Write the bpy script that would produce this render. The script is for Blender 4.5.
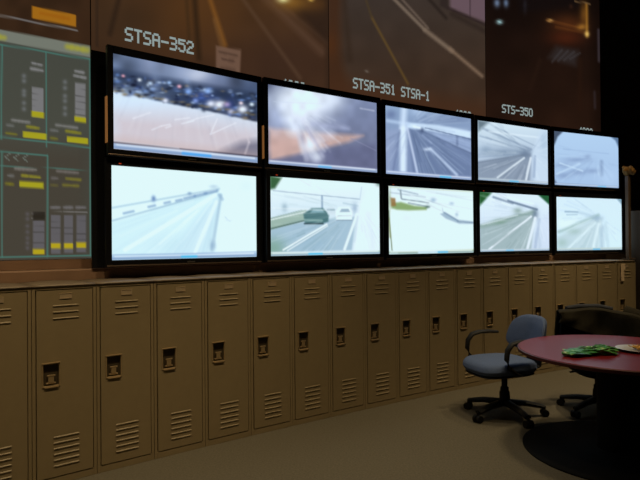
import bpy, bmesh, math, random
import numpy as np
from mathutils import Matrix, Vector

for o in list(bpy.data.objects): bpy.data.objects.remove(o)
scene = bpy.context.scene
col = scene.collection
random.seed(7); rng = np.random.default_rng(7)
PI = math.pi

# ------------------------------------------------------------------ camera
CAM_H, F_PX, PITCH, ROLL = 1.54, 563.06, math.radians(.356), math.radians(-.477)
cd = bpy.data.cameras.new('camera'); cam = bpy.data.objects.new('camera', cd); col.objects.link(cam)
cd.sensor_width = 36; cd.lens = F_PX / 640 * 36; cd.clip_start = .05
cam.matrix_world = Matrix.Translation((0, 0, CAM_H)) @ Matrix.Rotation(PI/2 + PITCH, 4, 'X') @ Matrix.Rotation(ROLL, 4, 'Z')
scene.camera = cam
# ------------------------------------------------------------------ world, exposure
w = bpy.data.worlds.new('world'); scene.world = w; w.use_nodes = True
w.node_tree.nodes['Background'].inputs[0].default_value = (.010, .007, .004, 1)
w.node_tree.nodes['Background'].inputs[1].default_value = 1
vs = scene.view_settings
vs.view_transform = 'Standard'; vs.look = 'None'; vs.gamma = 1; vs.exposure = 0; vs.use_curve_mapping = False
# ceiling spots, built with the ceiling: (place along the locker row, distance before it, watts, cone in degrees, aim before the row)
LAMP_COLOR = (1.0, .78, .45)
LAMPS = [(9.15, 1.90, 260, 60, 1.90), (-3.6, 1.9, 235, 70, .5), (-.6, 1.9, 235, 70, .5), (2.4, 1.9, 235, 70, .5), (5.6, 1.9, 215, 54, .35), (12.6, 1.7, 330, 54, .1), (16.2, 1.7, 330, 60, .1)]
CEIL = 5.3

# ------------------------------------------------------------------ photo pixel <-> place
def ray(u, v):
    a, b = u-320, v-240
    c, s = math.cos(-ROLL), math.sin(-ROLL); a, b = a*c-b*s, a*s+b*c
    x, z = a/F_PX, -b/F_PX
    c, s = math.cos(PITCH), math.sin(PITCH)
    return Vector((x, c-z*s, s+z*c))
def at_z(u, v, z):
    r = ray(u, v); return r*((z-CAM_H)/r.z) + Vector((0, 0, CAM_H))
def to_px(P):
    P = np.asarray(P, float)
    c, s = math.cos(PITCH), math.sin(PITCH); Z = P[:, 2]-CAM_H
    y = P[:, 1]*c+Z*s; z = -P[:, 1]*s+Z*c
    u = F_PX*P[:, 0]/y; v = -F_PX*z/y
    c, s = math.cos(ROLL), math.sin(ROLL)
    return np.column_stack([320+u*c-v*s, 240+u*s+v*c])

# the wall follows a gentle arc; t counts lockers along it, off is the distance behind the locker fronts
LW, LH, AX, AY, A0, AK = .3984, 1.285, -1.737, 3.628, .678, -.01165
def heading(t): return A0 + AK*t
def arc(t, off=0.):
    a = heading(t)
    x = AX + LW/AK*(math.sin(a)-math.sin(A0)); y = AY - LW/AK*(math.cos(a)-math.cos(A0))
    return Vector((x-math.sin(a)*off, y+math.cos(a)*off, 0))
def arc_t(px, off):
    lo, hi = -8., 22.
    for _ in range(50):
        m = (lo+hi)/2; p = arc(m, off)
        if to_px([(p.x, p.y, 2)])[0, 0] < px: lo = m
        else: hi = m
    return lo

# ------------------------------------------------------------------ materials
def lin(c):
    c = np.asarray(c, float); return np.where(c <= .04045, c/12.92, ((c+.055)/1.055)**2.4)
def srgb(r, g, b): return tuple(lin(np.array([r, g, b])/255.))
def mat(name, color, rough=.6, metal=0., var=.12, scale=30., bump=0., bscale=200., spec=.5, emit=None, estr=1., coat=0.):
    m = bpy.data.materials.new(name); m.use_nodes = True
    nt = m.node_tree; b = nt.nodes['Principled BSDF']
    b.inputs['Roughness'].default_value = rough; b.inputs['Metallic'].default_value = metal
    b.inputs['Specular IOR Level'].default_value = spec; b.inputs['Coat Weight'].default_value = coat
    tc = nt.nodes.new('ShaderNodeTexCoord')
    n = nt.nodes.new('ShaderNodeTexNoise'); n.inputs['Scale'].default_value = scale; n.inputs['Detail'].default_value = 5
    nt.links.new(tc.outputs['Object'], n.inputs['Vector'])
    mx = nt.nodes.new('ShaderNodeMix'); mx.data_type = 'RGBA'
    nt.links.new(n.outputs['Fac'], mx.inputs[0])
    mx.inputs[6].default_value = (*[c*(1-var) for c in color], 1); mx.inputs[7].default_value = (*[min(1, c*(1+var)) for c in color], 1)
    nt.links.new(mx.outputs[2], b.inputs['Base Color'])
    if bump:
        n2 = nt.nodes.new('ShaderNodeTexNoise'); n2.inputs['Scale'].default_value = bscale; n2.inputs['Detail'].default_value = 3
        nt.links.new(tc.outputs['Object'], n2.inputs['Vector'])
        bp = nt.nodes.new('ShaderNodeBump'); bp.inputs['Strength'].default_value = bump; bp.inputs['Distance'].default_value = .01
        nt.links.new(n2.outputs['Fac'], bp.inputs['Height']); nt.links.new(bp.outputs['Normal'], b.inputs['Normal'])
    if emit:
        b.inputs['Emission Color'].default_value = (*emit, 1); b.inputs['Emission Strength'].default_value = estr
    return m
def screen_mat(name, strength, gloss):
    m = bpy.data.materials.new(name); m.use_nodes = True; nt = m.node_tree; b = nt.nodes['Principled BSDF']
    a = nt.nodes.new('ShaderNodeAttribute'); a.attribute_name = 'picture'
    nt.links.new(a.outputs['Color'], b.inputs['Emission Color']); b.inputs['Emission Strength'].default_value = strength
    b.inputs['Base Color'].default_value = (.01, .01, .011, 1); b.inputs['Roughness'].default_value = gloss
    return m
M = dict(
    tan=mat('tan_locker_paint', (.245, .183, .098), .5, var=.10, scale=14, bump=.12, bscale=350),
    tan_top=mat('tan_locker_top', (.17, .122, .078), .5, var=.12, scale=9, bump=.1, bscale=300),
    recess=mat('dark_steel_recess', (.075, .055, .032), .45, .4, bump=.1),
    bright=mat('worn_steel', (.52, .37, .20), .38, .6),
    plate=mat('number_plate', (.62, .47, .30), .4, .5),
    carpet=mat('carpet', (.150, .132, .098), .95, var=.4, scale=70, bump=.9, bscale=260, spec=.1),
    wall=mat('brown_wall_paint', (.060, .034, .020), .8, var=.15, scale=4, bump=.15),
    sidewall=mat('side_wall_paint', (.10, .072, .045), .85, var=.1, scale=3, bump=.15),
    ceiling=mat('ceiling_paint', (.12, .10, .08), .9, var=.08, scale=3, bump=.2),
    ledge=mat('ledge_wood', (.26, .15, .09), .55, var=.25, scale=8, bump=.1),
    black=mat('black_plastic', (.006, .006, .007), .4, var=.2, spec=.25),
    rack=mat('black_rack_steel', (.005, .005, .006), .7, var=.2, spec=.15),
    lip=mat('bezel_lip', (.12, .08, .055), .3, .6, var=.2),
    logo=mat('badge_silver', (.3, .28, .26), .3, .8),
    fabric=mat('blue_grey_fabric', (.105, .145, .26), .95, var=.2, scale=120, bump=.5, bscale=500, spec=.1),
    chair_black=mat('black_chair_plastic', (.007, .006, .005), .55, var=.2, spec=.25),
    black_fabric=mat('black_chair_fabric', (.012, .012, .014), .9, var=.3, scale=90, bump=.5, bscale=400, spec=.15),
    steel=mat('grey_column_steel', (.05, .045, .04), .35, .7),
    red=mat('burgundy_laminate', (.17, .010, .012), .36, var=.10, scale=20, bump=.04, bscale=120, spec=.25),
    red_edge=mat('burgundy_edge', (.06, .006, .006), .4, var=.1),
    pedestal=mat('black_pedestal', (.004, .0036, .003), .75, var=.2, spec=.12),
    jacket=mat('dark_olive_cloth', (.026, .022, .014), .95, var=.35, scale=25, bump=.6, bscale=150, spec=.1),
    lining=mat('dark_blue_lining', (.016, .018, .026), .9, var=.2),
    porcelain=mat('white_plate', (.62, .60, .56), .3, var=.04),
    chip=mat('yellow_chip', (.75, .42, .08), .6, var=.25, scale=60, bump=.3),
    post=mat('tan_post', (.10, .058, .029), .6, var=.2, scale=12, bump=.1),
    ochre=mat('ochre_cloth', (.28, .14, .03), .9, var=.3, scale=30, bump=.5),
    cabinet=mat('grey_tan_cabinet', (.045, .028, .016), .7, var=.1, scale=8, bump=.1),
    paper=mat('tan_paper', (.60, .44, .28), .8, var=.12, scale=20),
    led=mat('red_indicator', (.3, .05, .02), .4, emit=srgb(215, 70, 35), estr=.5),
    amber=mat('painted_amber_glow', (.3, .15, .05), .4, emit=srgb(176, 116, 62), estr=.35),
    caption=mat('caption_light', (.1, .1, .1), .5, emit=srgb(140, 154, 152), estr=1.),
    lamp=mat('lamp_lens', (.8, .8, .8), .4, emit=(1, .8, .5), estr=3.),
    lamp_ring=mat('lamp_ring', (.3, .28, .25), .4, .5),
    tv=screen_mat('monitor_picture', 1.0, .25), cube=screen_mat('video_wall_picture', .86, .5))
def green_mat():
    m = mat('green_packet_film', (.03, .20, .03), .35, spec=.6)
    nt = m.node_tree; b = nt.nodes['Principled BSDF']; tc = nt.nodes['Texture Coordinate']
    v = nt.nodes.new('ShaderNodeTexNoise'); v.inputs['Scale'].default_value = 17; v.inputs['Detail'].default_value = 2
    nt.links.new(tc.outputs['Object'], v.inputs['Vector'])
    r = nt.nodes.new('ShaderNodeValToRGB'); nt.links.new(v.outputs['Fac'], r.inputs[0])
    e = r.color_ramp.elements
    e[0].position = .36; e[0].color = (.012, .07, .012, 1); e[1].position = .50; e[1].color = (.045, .26, .05, 1)
    x = r.color_ramp.elements.new(.60); x.color = (.12, .40, .09, 1); x = r.color_ramp.elements.new(.68); x.color = (.50, .62, .24, 1)
    nt.links.new(r.outputs[0], b.inputs['Base Color']); return m
M['green'] = green_mat()

# ------------------------------------------------------------------ building helpers
def tag(o, label=None, cat=None, group=None, kind=None):
    for k, v in (('label', label), ('category', cat), ('group', group), ('kind', kind)):
        if v: o[k] = v
    return o
def empty(name, mtx):
    o = bpy.data.objects.new(name, None); col.objects.link(o); o.empty_display_size = .1; o.matrix_world = mtx; return o
def frame(p, a): return Matrix.Translation(p) @ Matrix.Rotation(a, 4, 'Z')     # local x along, y away into the wall
class MB:
    def __init__(s): s.v = []; s.f = []
    def add(s, vs, fs):
        k = len(s.v); s.v += [tuple(p) for p in vs]; s.f += [[i+k for i in f] for f in fs]; return s
    def box(s, x0, x1, y0, y1, z0, z1):
        return s.add([(x, y, z) for x in (x0, x1) for y in (y0, y1) for z in (z0, z1)],
                     [(0, 1, 3, 2), (4, 6, 7, 5), (0, 4, 5, 1), (2, 3, 7, 6), (0, 2, 6, 4), (1, 5, 7, 3)])
    def ring(s, x0, x1, z0, z1, l, r, b, t, y0, y1):
        s.box(x0, x0+l, y0, y1, z0, z1); s.box(x1-r, x1, y0, y1, z0, z1)
        s.box(x0+l, x1-r, y0, y1, z0, z0+b); return s.box(x0+l, x1-r, y0, y1, z1-t, z1)
    def extrude_x(s, prof, x0, x1):                       # prof: (y, z) outline
        n = len(prof)
        return s.add([(x0, y, z) for y, z in prof]+[(x1, y, z) for y, z in prof],
                     [list(range(n))[::-1], list(range(n, 2*n))]+[(i, (i+1) % n, n+(i+1) % n, n+i) for i in range(n)])
    def lathe(s, prof, n=32, c=(0, 0, 0)):                 # prof: (r, z)
        vs = [(c[0]+r*math.cos(2*PI*k/n), c[1]+r*math.sin(2*PI*k/n), c[2]+z) for r, z in prof for k in range(n)]
        fs = [(i*n+k, i*n+(k+1) % n, (i+1)*n+(k+1) % n, (i+1)*n+k) for i in range(len(prof)-1) for k in range(n)]
        fs += [list(range(n))[::-1], [(len(prof)-1)*n+k for k in range(n)]]
        return s.add(vs, fs)
    def tube(s, path, ra, rb=None, n=10, side=None):       # ra across, rb along 'side' vector
        path = [Vector(p) for p in path]; rb = rb or ra; vs = []
        for i, p in enumerate(path):
            t = (path[min(i+1, len(path)-1)]-path[max(i-1, 0)]).normalized()
            sd = Vector(side) if side else (Vector((0, 0, 1)) if abs(t.z) < .9 else Vector((1, 0, 0)))
            u = (sd-t*sd.dot(t)).normalized(); q = t.cross(u)
            r1 = ra[i] if isinstance(ra, (list, tuple)) else ra; r2 = rb[i] if isinstance(rb, (list, tuple)) else rb
            vs += [p+u*r2*math.cos(2*PI*k/n)+q*r1*math.sin(2*PI*k/n) for k in range(n)]
        m = len(path)
        fs = [(i*n+k, i*n+(k+1) % n, (i+1)*n+(k+1) % n, (i+1)*n+k) for i in range(m-1) for k in range(n)]
        return s.add(vs, fs+[list(range(n))[::-1], [(m-1)*n+k for k in range(n)]])
    def build(s, name, m, parent=None, smooth=False, bevel=0., mtx=None):
        me = bpy.data.meshes.new(name); me.from_pydata(s.v, [], s.f)
        bm = bmesh.new(); bm.from_mesh(me); bmesh.ops.recalc_face_normals(bm, faces=bm.faces); bm.to_mesh(me); bm.free()
        me.materials.append(M[m] if isinstance(m, str) else m)
        if smooth: me.polygons.foreach_set('use_smooth', [True]*len(me.polygons)); me.set_sharp_from_angle(angle=math.radians(40))
        o = bpy.data.objects.new(name, me); col.objects.link(o)
        if mtx is not None: o.matrix_world = mtx
        if parent: o.parent = parent
        if bevel:
            b = o.modifiers.new('bevel', 'BEVEL'); b.width = bevel; b.segments = 2; b.limit_method = 'ANGLE'
        return o
def copy_tree(o, parent=None):
    c = o.copy(); col.objects.link(c); c.parent = parent
    for ch in list(o.children): copy_tree(ch, c)
    return c

# ------------------------------------------------------------------ the room
MB().box(-6, 9, -4, 12, -.1, 0).build('floor', 'carpet')['kind'] = 'structure'
MB().box(-6, 9, -4, 12, CEIL, CEIL+.1).build('ceiling', 'ceiling')['kind'] = 'structure'
WALL_OFF = .78
mb = MB(); ts = [-8+.75*i for i in range(43)]
ts = [t for t in ts if t < 24]
pa = [arc(t, WALL_OFF) for t in ts]; pb = [arc(t, WALL_OFF+.12) for t in ts]; n = len(ts)
vsl = [(p.x, p.y, z) for p in pa for z in (0, CEIL)]+[(p.x, p.y, z) for p in pb for z in (0, CEIL)]
fsl = []
for i in range(n-1):
    a, b = 2*i, 2*n+2*i
    fsl += [(a, a+2, a+3, a+1), (b, b+1, b+3, b+2), (a+1, a+3, b+3, b+1), (a, b, b+2, a+2)]
fsl += [(0, 1, 2*n+1, 2*n), (2*n-2, 4*n-2, 4*n-1, 2*n-1)]
mb.add(vsl, fsl); mb.build('wall_front', 'wall', smooth=True)['kind'] = 'structure'
MB().box(-6.1, -6, -4, 12, 0, CEIL).build('wall_left', 'sidewall')['kind'] = 'structure'
MB().box(9, 9.1, -4, 12, 0, CEIL).build('wall_right', 'sidewall')['kind'] = 'structure'
MB().box(-6, 9, -4.1, -4, 0, CEIL).build('wall_back', 'sidewall')['kind'] = 'structure'
# wooden ledge that closes the gap between the lockers and the wall
LD = .42
mb = MB(); ts = [-5.28+.5*i for i in range(47)]
prof = [(LD+.012, LH-.03), (LD+.012, LH+.072), (LD+.02, LH+.08), (WALL_OFF-.002, LH+.08), (WALL_OFF-.002, LH-.03)]
vv = []; k = len(prof)
for t in ts:
    for off, z in prof:
        p = arc(t, off); vv.append((p.x, p.y, z))
ff = [(i*k+j, i*k+(j+1) % k, (i+1)*k+(j+1) % k, (i+1)*k+j) for i in range(len(ts)-1) for j in range(k)]
ff += [list(range(k)), [(len(ts)-1)*k+j for j in range(k)][::-1]]
mb.add(vv, ff); mb.build('trim_1', 'ledge', smooth=True)['kind'] = 'structure'

# ceiling spots in a row that follows the lockers
where = ['above the round red table', 'beyond the schematic screen end of the row', 'before the schematic screen', 'before the monitors showing parking lot and empty highway', 'before the monitors showing glare and cars',
         'before the monitors showing tunnel roads', 'before the tall grey cabinet']
for (t, off, e, cone, aim), wh in zip(LAMPS, where):
    p = arc(t, -off); q = arc(t, -aim)
    r = empty('ceiling_downlight', Matrix.Translation((p.x, p.y, CEIL-.06)))
    tag(r, 'round recessed ceiling spot '+wh, 'ceiling light', 'ceiling spots')
    MB().lathe([(.10, 0), (.14, .0), (.15, .058), (.10, .058)], 40).build('trim_ring', 'lamp_ring', r, True)
    MB().lathe([(.098, .03), (.098, .04)], 40).build('lens', 'lamp', r)
    ld = bpy.data.lights.new('downlight', 'SPOT'); ld.shadow_soft_size = .25 if aim == off else .09; ld.energy = e; ld.color = LAMP_COLOR; ld.spot_size = math.radians(cone); ld.spot_blend = 1.
    lo = bpy.data.objects.new('downlight', ld); col.objects.link(lo); lo.parent = r; lo.location = (0, 0, -.03)
    lo.rotation_euler = (q-Vector((p.x, p.y, CEIL-.09))).to_track_quat('-Z', 'Y').to_euler()

# ------------------------------------------------------------------ pictures on the displays
def noise1(x, y, f, seed):
    r = np.random.default_rng(seed); g = r.random((64, 64))
    X, Y = x*f, y*f; i, j = np.floor(X).astype(int), np.floor(Y).astype(int); a, b = X-i, Y-j
    a, b = a*a*(3-2*a), b*b*(3-2*b); G = lambda p, q: g[p % 64, q % 64]
    return (G(i, j)*(1-a)+G(i+1, j)*a)*(1-b)+(G(i, j+1)*(1-a)+G(i+1, j+1)*a)*b
class Pic:
    """colours of a display picture, drawn in the coordinates x, y of its points"""
    def __init__(s, x, y): s.x, s.y = x, y; s.c = np.zeros((len(x), 3))
    def put(s, c, a):
        a = np.clip(a, 0, 1)[:, None]; s.c = s.c*(1-a)+np.array(c)/255.*a
    def fill(s, c): s.c[:] = np.array(c)/255.
    def gy(s, y0, y1, c0, c1, a=1.):
        k = np.clip((s.y-y0)/(y1-y0), 0, 1)[:, None]; s.c = s.c*(1-a)+a*(np.array(c0)*(1-k)+np.array(c1)*k)/255.
    def line(s, x0, y0, x1, y1, wd, c, a=1., soft=None):
        dx, dy = x1-x0, y1-y0; L2 = dx*dx+dy*dy+1e-9
        t = np.clip(((s.x-x0)*dx+(s.y-y0)*dy)/L2, 0, 1)
        d = np.hypot(s.x-x0-t*dx, s.y-y0-t*dy)
        soft = soft if soft else max(wd*.5, .4)
        s.put(c, a*np.clip((wd/2+soft/2-d)/soft, 0, 1))
    def blob(s, cx, cy, rx, ry, c, a=1., p=1.):
        s.put(c, a*np.exp(-(((s.x-cx)/rx)**2+((s.y-cy)/ry)**2)*p))
    def poly(s, pts, c, a=1., soft=3.):
        ins = np.zeros(len(s.x), bool); dm = np.full(len(s.x), 1e9)
        for (x0, y0), (x1, y1) in zip(pts, pts[1:]+pts[:1]):
            cr = ((y0 > s.y) != (y1 > s.y)) & (s.x < (x1-x0)*(s.y-y0)/(y1-y0+1e-12)+x0); ins ^= cr
            dx, dy = x1-x0, y1-y0; t = np.clip(((s.x-x0)*dx+(s.y-y0)*dy)/(dx*dx+dy*dy+1e-9), 0, 1)
            dm = np.minimum(dm, np.hypot(s.x-x0-t*dx, s.y-y0-t*dy))
        s.put(c, a*np.clip(.5+np.where(ins, dm, -dm)/soft, 0, 1))
    def mottle(s, f, amt, seed):
        s.c *= (1+amt*(noise1(s.x, s.y, f, seed)-.5)*2)[:, None]
    def fan(s, vx, vy, a0, a1, r0, r1, n, seed, light=(240, 248, 252), dark=(90, 115, 145), a=.22, wd=2.2):
        """fine streaks running out of the vanishing point, angles in degrees"""
        r = random.Random(seed)
        for k in range(n):
            t = math.radians(a0+(a1-a0)*r.random()); u = r0+(r1-r0)*r.random()*.6; v = u+(r1-u)*(.2+.8*r.random())
            s.line(vx+u*math.cos(t), vy+u*math.sin(t), vx+v*math.cos(t), vy+v*math.sin(t), wd*(.5+r.random()), light if r.random() < .5 else dark, a*.62*(.4+r.random()), wd*1.6)
    def words(s, x0, y0, x1, y1, h, c, a=.9, n=5, seed=0):
        r = random.Random(seed)
        for k in range(n):
            t0, t1 = (k+.08)/n, (k+.62+.2*r.random())/n; hh = h*(.7+.3*r.random())
            s.line(x0+(x1-x0)*t0, y0+(y1-y0)*t0, x0+(x1-x0)*t1, y0+(y1-y0)*t1, hh, c, a, hh*.7)
def picture(name, P, rows, cols, m, parent, paint, px):
    """grid mesh through local points P[rows, cols], coloured by paint()"""
    fs = [(r*cols+c, r*cols+c+1, (r+1)*cols+c+1, (r+1)*cols+c) for r in range(rows-1) for c in range(cols-1)]
    me = bpy.data.meshes.new(name); me.from_pydata([tuple(p) for p in P], [], fs); me.materials.append(M[m])
    pic = Pic(px[:, 0], px[:, 1]); paint(pic)
    if m == 'tv':                                          # camera feeds are soft, pale and slightly overexposed
        g = pic.c.reshape(rows, cols, 3); e = np.pad(g, ((1, 1), (1, 1), (0, 0)), 'edge')
        g = (e[:-2, 1:-1]+e[2:, 1:-1]+e[1:-1, :-2]+e[1:-1, 2:]+2*g)/6
        lum = g.mean(-1, keepdims=True); g = g*.82+lum*.18*np.array([.96, 1.02, 1.03])
        g = .62+(g-.62)*1.09; pic.c = np.minimum(g*1.0, [.875, .975, .985]).reshape(-1, 3)
    at = me.color_attributes.new('picture', 'FLOAT_COLOR', 'POINT')
    at.data.foreach_set('color', np.column_stack([lin(np.clip(pic.c, 0, 1)), np.ones(len(P))]).astype(np.float32).ravel())
    o = bpy.data.objects.new(name, me); col.objects.link(o); o.parent = parent; return o

# --- what each monitor shows; coordinates are those of an enlarged view of the picture with the given corners
def bar(p, q, hh, c=(190, 210, 240), seg=(.46, .60), segc=(70, 190, 250), top=(90, 100, 130)):
    """player bar along the lower edge from q[3] to q[2]"""
    (xr, yr), (xl, yl) = q[2], q[3]
    at = lambda s, d: (xl+(xr-xl)*s, yl+(yr-yl)*s-d)
    p.line(*at(0, hh*.40), *at(1, hh*.40), hh*.78, c, .9, hh*.12)
    p.line(*at(0, hh*.92), *at(1, hh*.92), hh*.16, top, .8)
    p.line(*at(.0, hh*.22), *at(1, hh*.22), hh*.34, (118, 146, 190), .65)
    p.line(*at(.02, hh*.62), *at(.98, hh*.62), hh*.2, (232, 240, 250), .75)
    p.line(*at(seg[0], hh*.32), *at(seg[1], hh*.32), hh*.42, segc, .95)
def u1(p, q):
    p.gy(50, 200, (100, 116, 148), (66, 82, 116))
    p.mottle(.02, .35, 3)
    p.blob(190, 80, 40, 60, (150, 165, 205), .8); p.blob(360, 128, 42, 24, (250, 250, 255), 1.); p.blob(340, 120, 110, 45, (165, 180, 215), .75)
    p.blob(420, 165, 90, 35, (120, 130, 165), .5)
    p.poly([(40, 105), (200, 135), (400, 170), (590, 205), (590, 310), (440, 285), (250, 245), (40, 200)], (44, 58, 88), .75, 26)
    p.poly([(40, 186), (250, 234), (420, 268), (590, 308), (590, 470), (40, 420)], (206, 224, 246), 1., 8)
    p.poly([(40, 260), (300, 280), (590, 325), (590, 470), (40, 420)], (206, 188, 196), .8, 90)
    p.poly([(430, 420), (520, 380), (600, 370), (600, 470), (430, 440)], (110, 108, 132), .8, 34)
    p.blob(90, 215, 120, 40, (205, 228, 252), .7)
    r = random.Random(4)
    for k in range(230):
        q_ = r.random(); x = 50+530*q_; y = 124+78*q_+r.random()*(72+28*q_)
        b = r.choice([(190, 215, 250), (110, 150, 225), (90, 120, 190), (36, 42, 66), (28, 34, 56), (30, 36, 54), (60, 72, 100), (140, 122, 96), (48, 66, 120)])
        p.blob(x, y, 4+9*r.random(), 2.5+4*r.random(), b, .45+.4*r.random())
    for x, y, rr, c in ((325, 192, 9, (120, 170, 255)), (398, 190, 10, (150, 190, 255)), (408, 236, 13, (235, 240, 255)), (440, 240, 15, (245, 246, 255)), (525, 258, 15, (240, 244, 255)), (470, 240, 9, (230, 190, 230)), (85, 132, 5, (255, 170, 190)),
                        (145, 147, 6, (235, 245, 255)), (292, 172, 6, (255, 180, 200)), (560, 240, 7, (220, 240, 255)), (240, 224, 9, (225, 232, 255)), (185, 160, 6, (190, 220, 255)), (255, 158, 6, (160, 200, 255)), (520, 235, 6, (250, 225, 235)), (352, 225, 8, (150, 175, 240)), (482, 265, 10, (235, 235, 250))):
        p.blob(x, y, rr*1.3, rr, c, 1.)
    p.blob(375, 215, 40, 20, (60, 92, 190), .5); p.blob(480, 245, 22, 30, (52, 72, 150), .5); p.line(200, 90, 205, 180, 26, (120, 140, 180), .5, 30); p.line(320, 150, 330, 190, 16, (150, 175, 220), .4, 20)
    for x in range(60, 580, 34): p.blob(x+8*math.sin(x), 190+.17*(x-50)+3*math.cos(x), 12, 4, (150, 128, 84), .6)
    for x0, y0, x1, y1 in ((190, 332, 225, 318), (225, 318, 258, 312), (240, 325, 262, 318), (275, 295, 330, 288), (320, 305, 360, 290), (360, 290, 420, 278), (405, 350, 500, 308), (405, 350, 432, 292), (120, 290, 185, 268), (300, 310, 345, 300)):
        p.line(x0, y0, x1, y1, 4, (228, 230, 242), .8)
    p.line(535, 330, 548, 380, 6, (215, 205, 215), .6, 8); p.line(548, 380, 532, 425, 6, (215, 205, 215), .6, 8)
    p.fan(300, -200, 50, 130, 440, 650, 60, 5, a=.12, wd=6, dark=(150, 150, 170)); p.poly([(44, 355), (590, 425), (590, 470), (44, 420)], (206, 172, 166), .5, 40)
    bar(p, q, 26, (150, 178, 222), (.48, .67), (70, 165, 250), (60, 58, 76))
    p.line(52, 372, 290, 400, 3, (215, 220, 235), .7)
def l1(p, q):
    p.fill((216, 246, 250)); p.gy(60, 200, (224, 249, 247), (218, 247, 252))
    p.poly([(40, 268), (430, 152), (450, 160), (390, 410), (40, 410)], (200, 236, 246), .9, 10)
    p.poly([(220, 410), (440, 165), (400, 410)], (192, 226, 242), .8, 30); p.blob(240, 350, 90, 40, (190, 226, 240), .5)
    p.line(45, 215, 440, 142, 5, (150, 186, 214), .85, 8); p.line(45, 262, 430, 152, 5, (140, 178, 208), .9, 7)
    p.line(45, 240, 425, 148, 8, (222, 244, 250), .7)
    for x, y, l in ((105, 231, 18), (190, 208, 12), (247, 194, 10), (290, 185, 10), (330, 174, 20), (370, 164, 22), (410, 154, 24)):
        p.line(x-l, y+l*.22, x+l, y-l*.25, 7, (105, 145, 195), .75, 8)
    p.blob(197, 180, 8, 11, (95, 130, 190), .9); p.blob(330, 160, 8, 6, (120, 155, 200), .8); p.blob(420, 134, 18, 8, (170, 200, 225), .7)
    p.line(90, 368, 425, 165, 9, (238, 252, 253), .9, 10); p.line(345, 380, 430, 190, 10, (236, 251, 253), .9, 12)
    p.line(410, 365, 447, 165, 8, (130, 165, 200), .65, 12); p.blob(413, 350, 12, 18, (120, 155, 195), .6); p.line(440, 165, 452, 180, 12, (140, 175, 210), .6)
    p.line(460, 245, 478, 262, 5, (140, 175, 205), .7); p.line(462, 258, 486, 258, 4, (160, 190, 215), .6)
    p.poly([(480, 60), (590, 90), (590, 400), (430, 400)], (226, 248, 253), .6, 40); p.blob(540, 130, 50, 40, (205, 235, 242), .6)
    p.fan(440, 150, 95, 165, 30, 480, 70, 6, (236, 252, 253), (176, 212, 232), .28, 4); p.fan(440, 150, 40, 92, 40, 300, 30, 7, (238, 252, 253), (196, 228, 240), .25, 5)
    bar(p, q, 20, (150, 186, 225), (.48, .58), (60, 190, 245), (140, 170, 215))
def u2(p, q):
    p.fill((118, 128, 165)); p.gy(60, 420, (126, 140, 180), (108, 112, 142))
    p.blob(30, 20, 55, 50, (52, 60, 92), .9)
    p.poly([(40, 235), (330, 258), (492, 268), (420, 300), (280, 335), (120, 372), (50, 392)], (214, 172, 160), .85, 26); p.blob(90, 320, 90, 60, (208, 166, 158), .6)
    p.poly([(60, 390), (300, 340), (558, 300), (558, 450), (60, 410)], (102, 106, 146), .6, 30)
    p.blob(215, 85, 140, 68, (236, 246, 255), 1., .9); p.blob(200, 150, 120, 80, (228, 238, 255), .95); p.blob(330, 100, 60, 40, (220, 232, 252), .7)
    p.blob(75, 190, 40, 60, (176, 192, 232), .6)
    p.line(170, 180, 265, 385, 44, (220, 230, 250), .45, 60); p.line(190, 190, 330, 260, 40, (205, 214, 240), .4, 50)
    p.fan(150, 110, 48, 80, 90, 310, 60, 8, (238, 244, 255), (150, 150, 185), .34, 9); p.fan(150, 110, 20, 50, 90, 330, 26, 9, (225, 232, 252), (130, 136, 170), .22, 6)
    p.blob(235, 325, 34, 30, (236, 242, 255), .8); p.blob(265, 372, 30, 22, (226, 234, 252), .6)
    p.line(120, 120, 160, 240, 50, (225, 236, 255), .8, 60); p.line(250, 215, 420, 235, 18, (170, 178, 215), .5, 20)
    p.line(60, 110, 300, 118, 4, (200, 215, 240), .5)
    p.words(478, 136, 550, 148, 8, (180, 188, 215), .7, 4, 1)
    p.line(430, 280, 555, 340, 4, (140, 142, 180), .6)
    p.mottle(.03, .05, 14)
    bar(p, q, 22, (176, 188, 222), (.46, .57), (90, 180, 245), (120, 125, 165))
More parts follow.
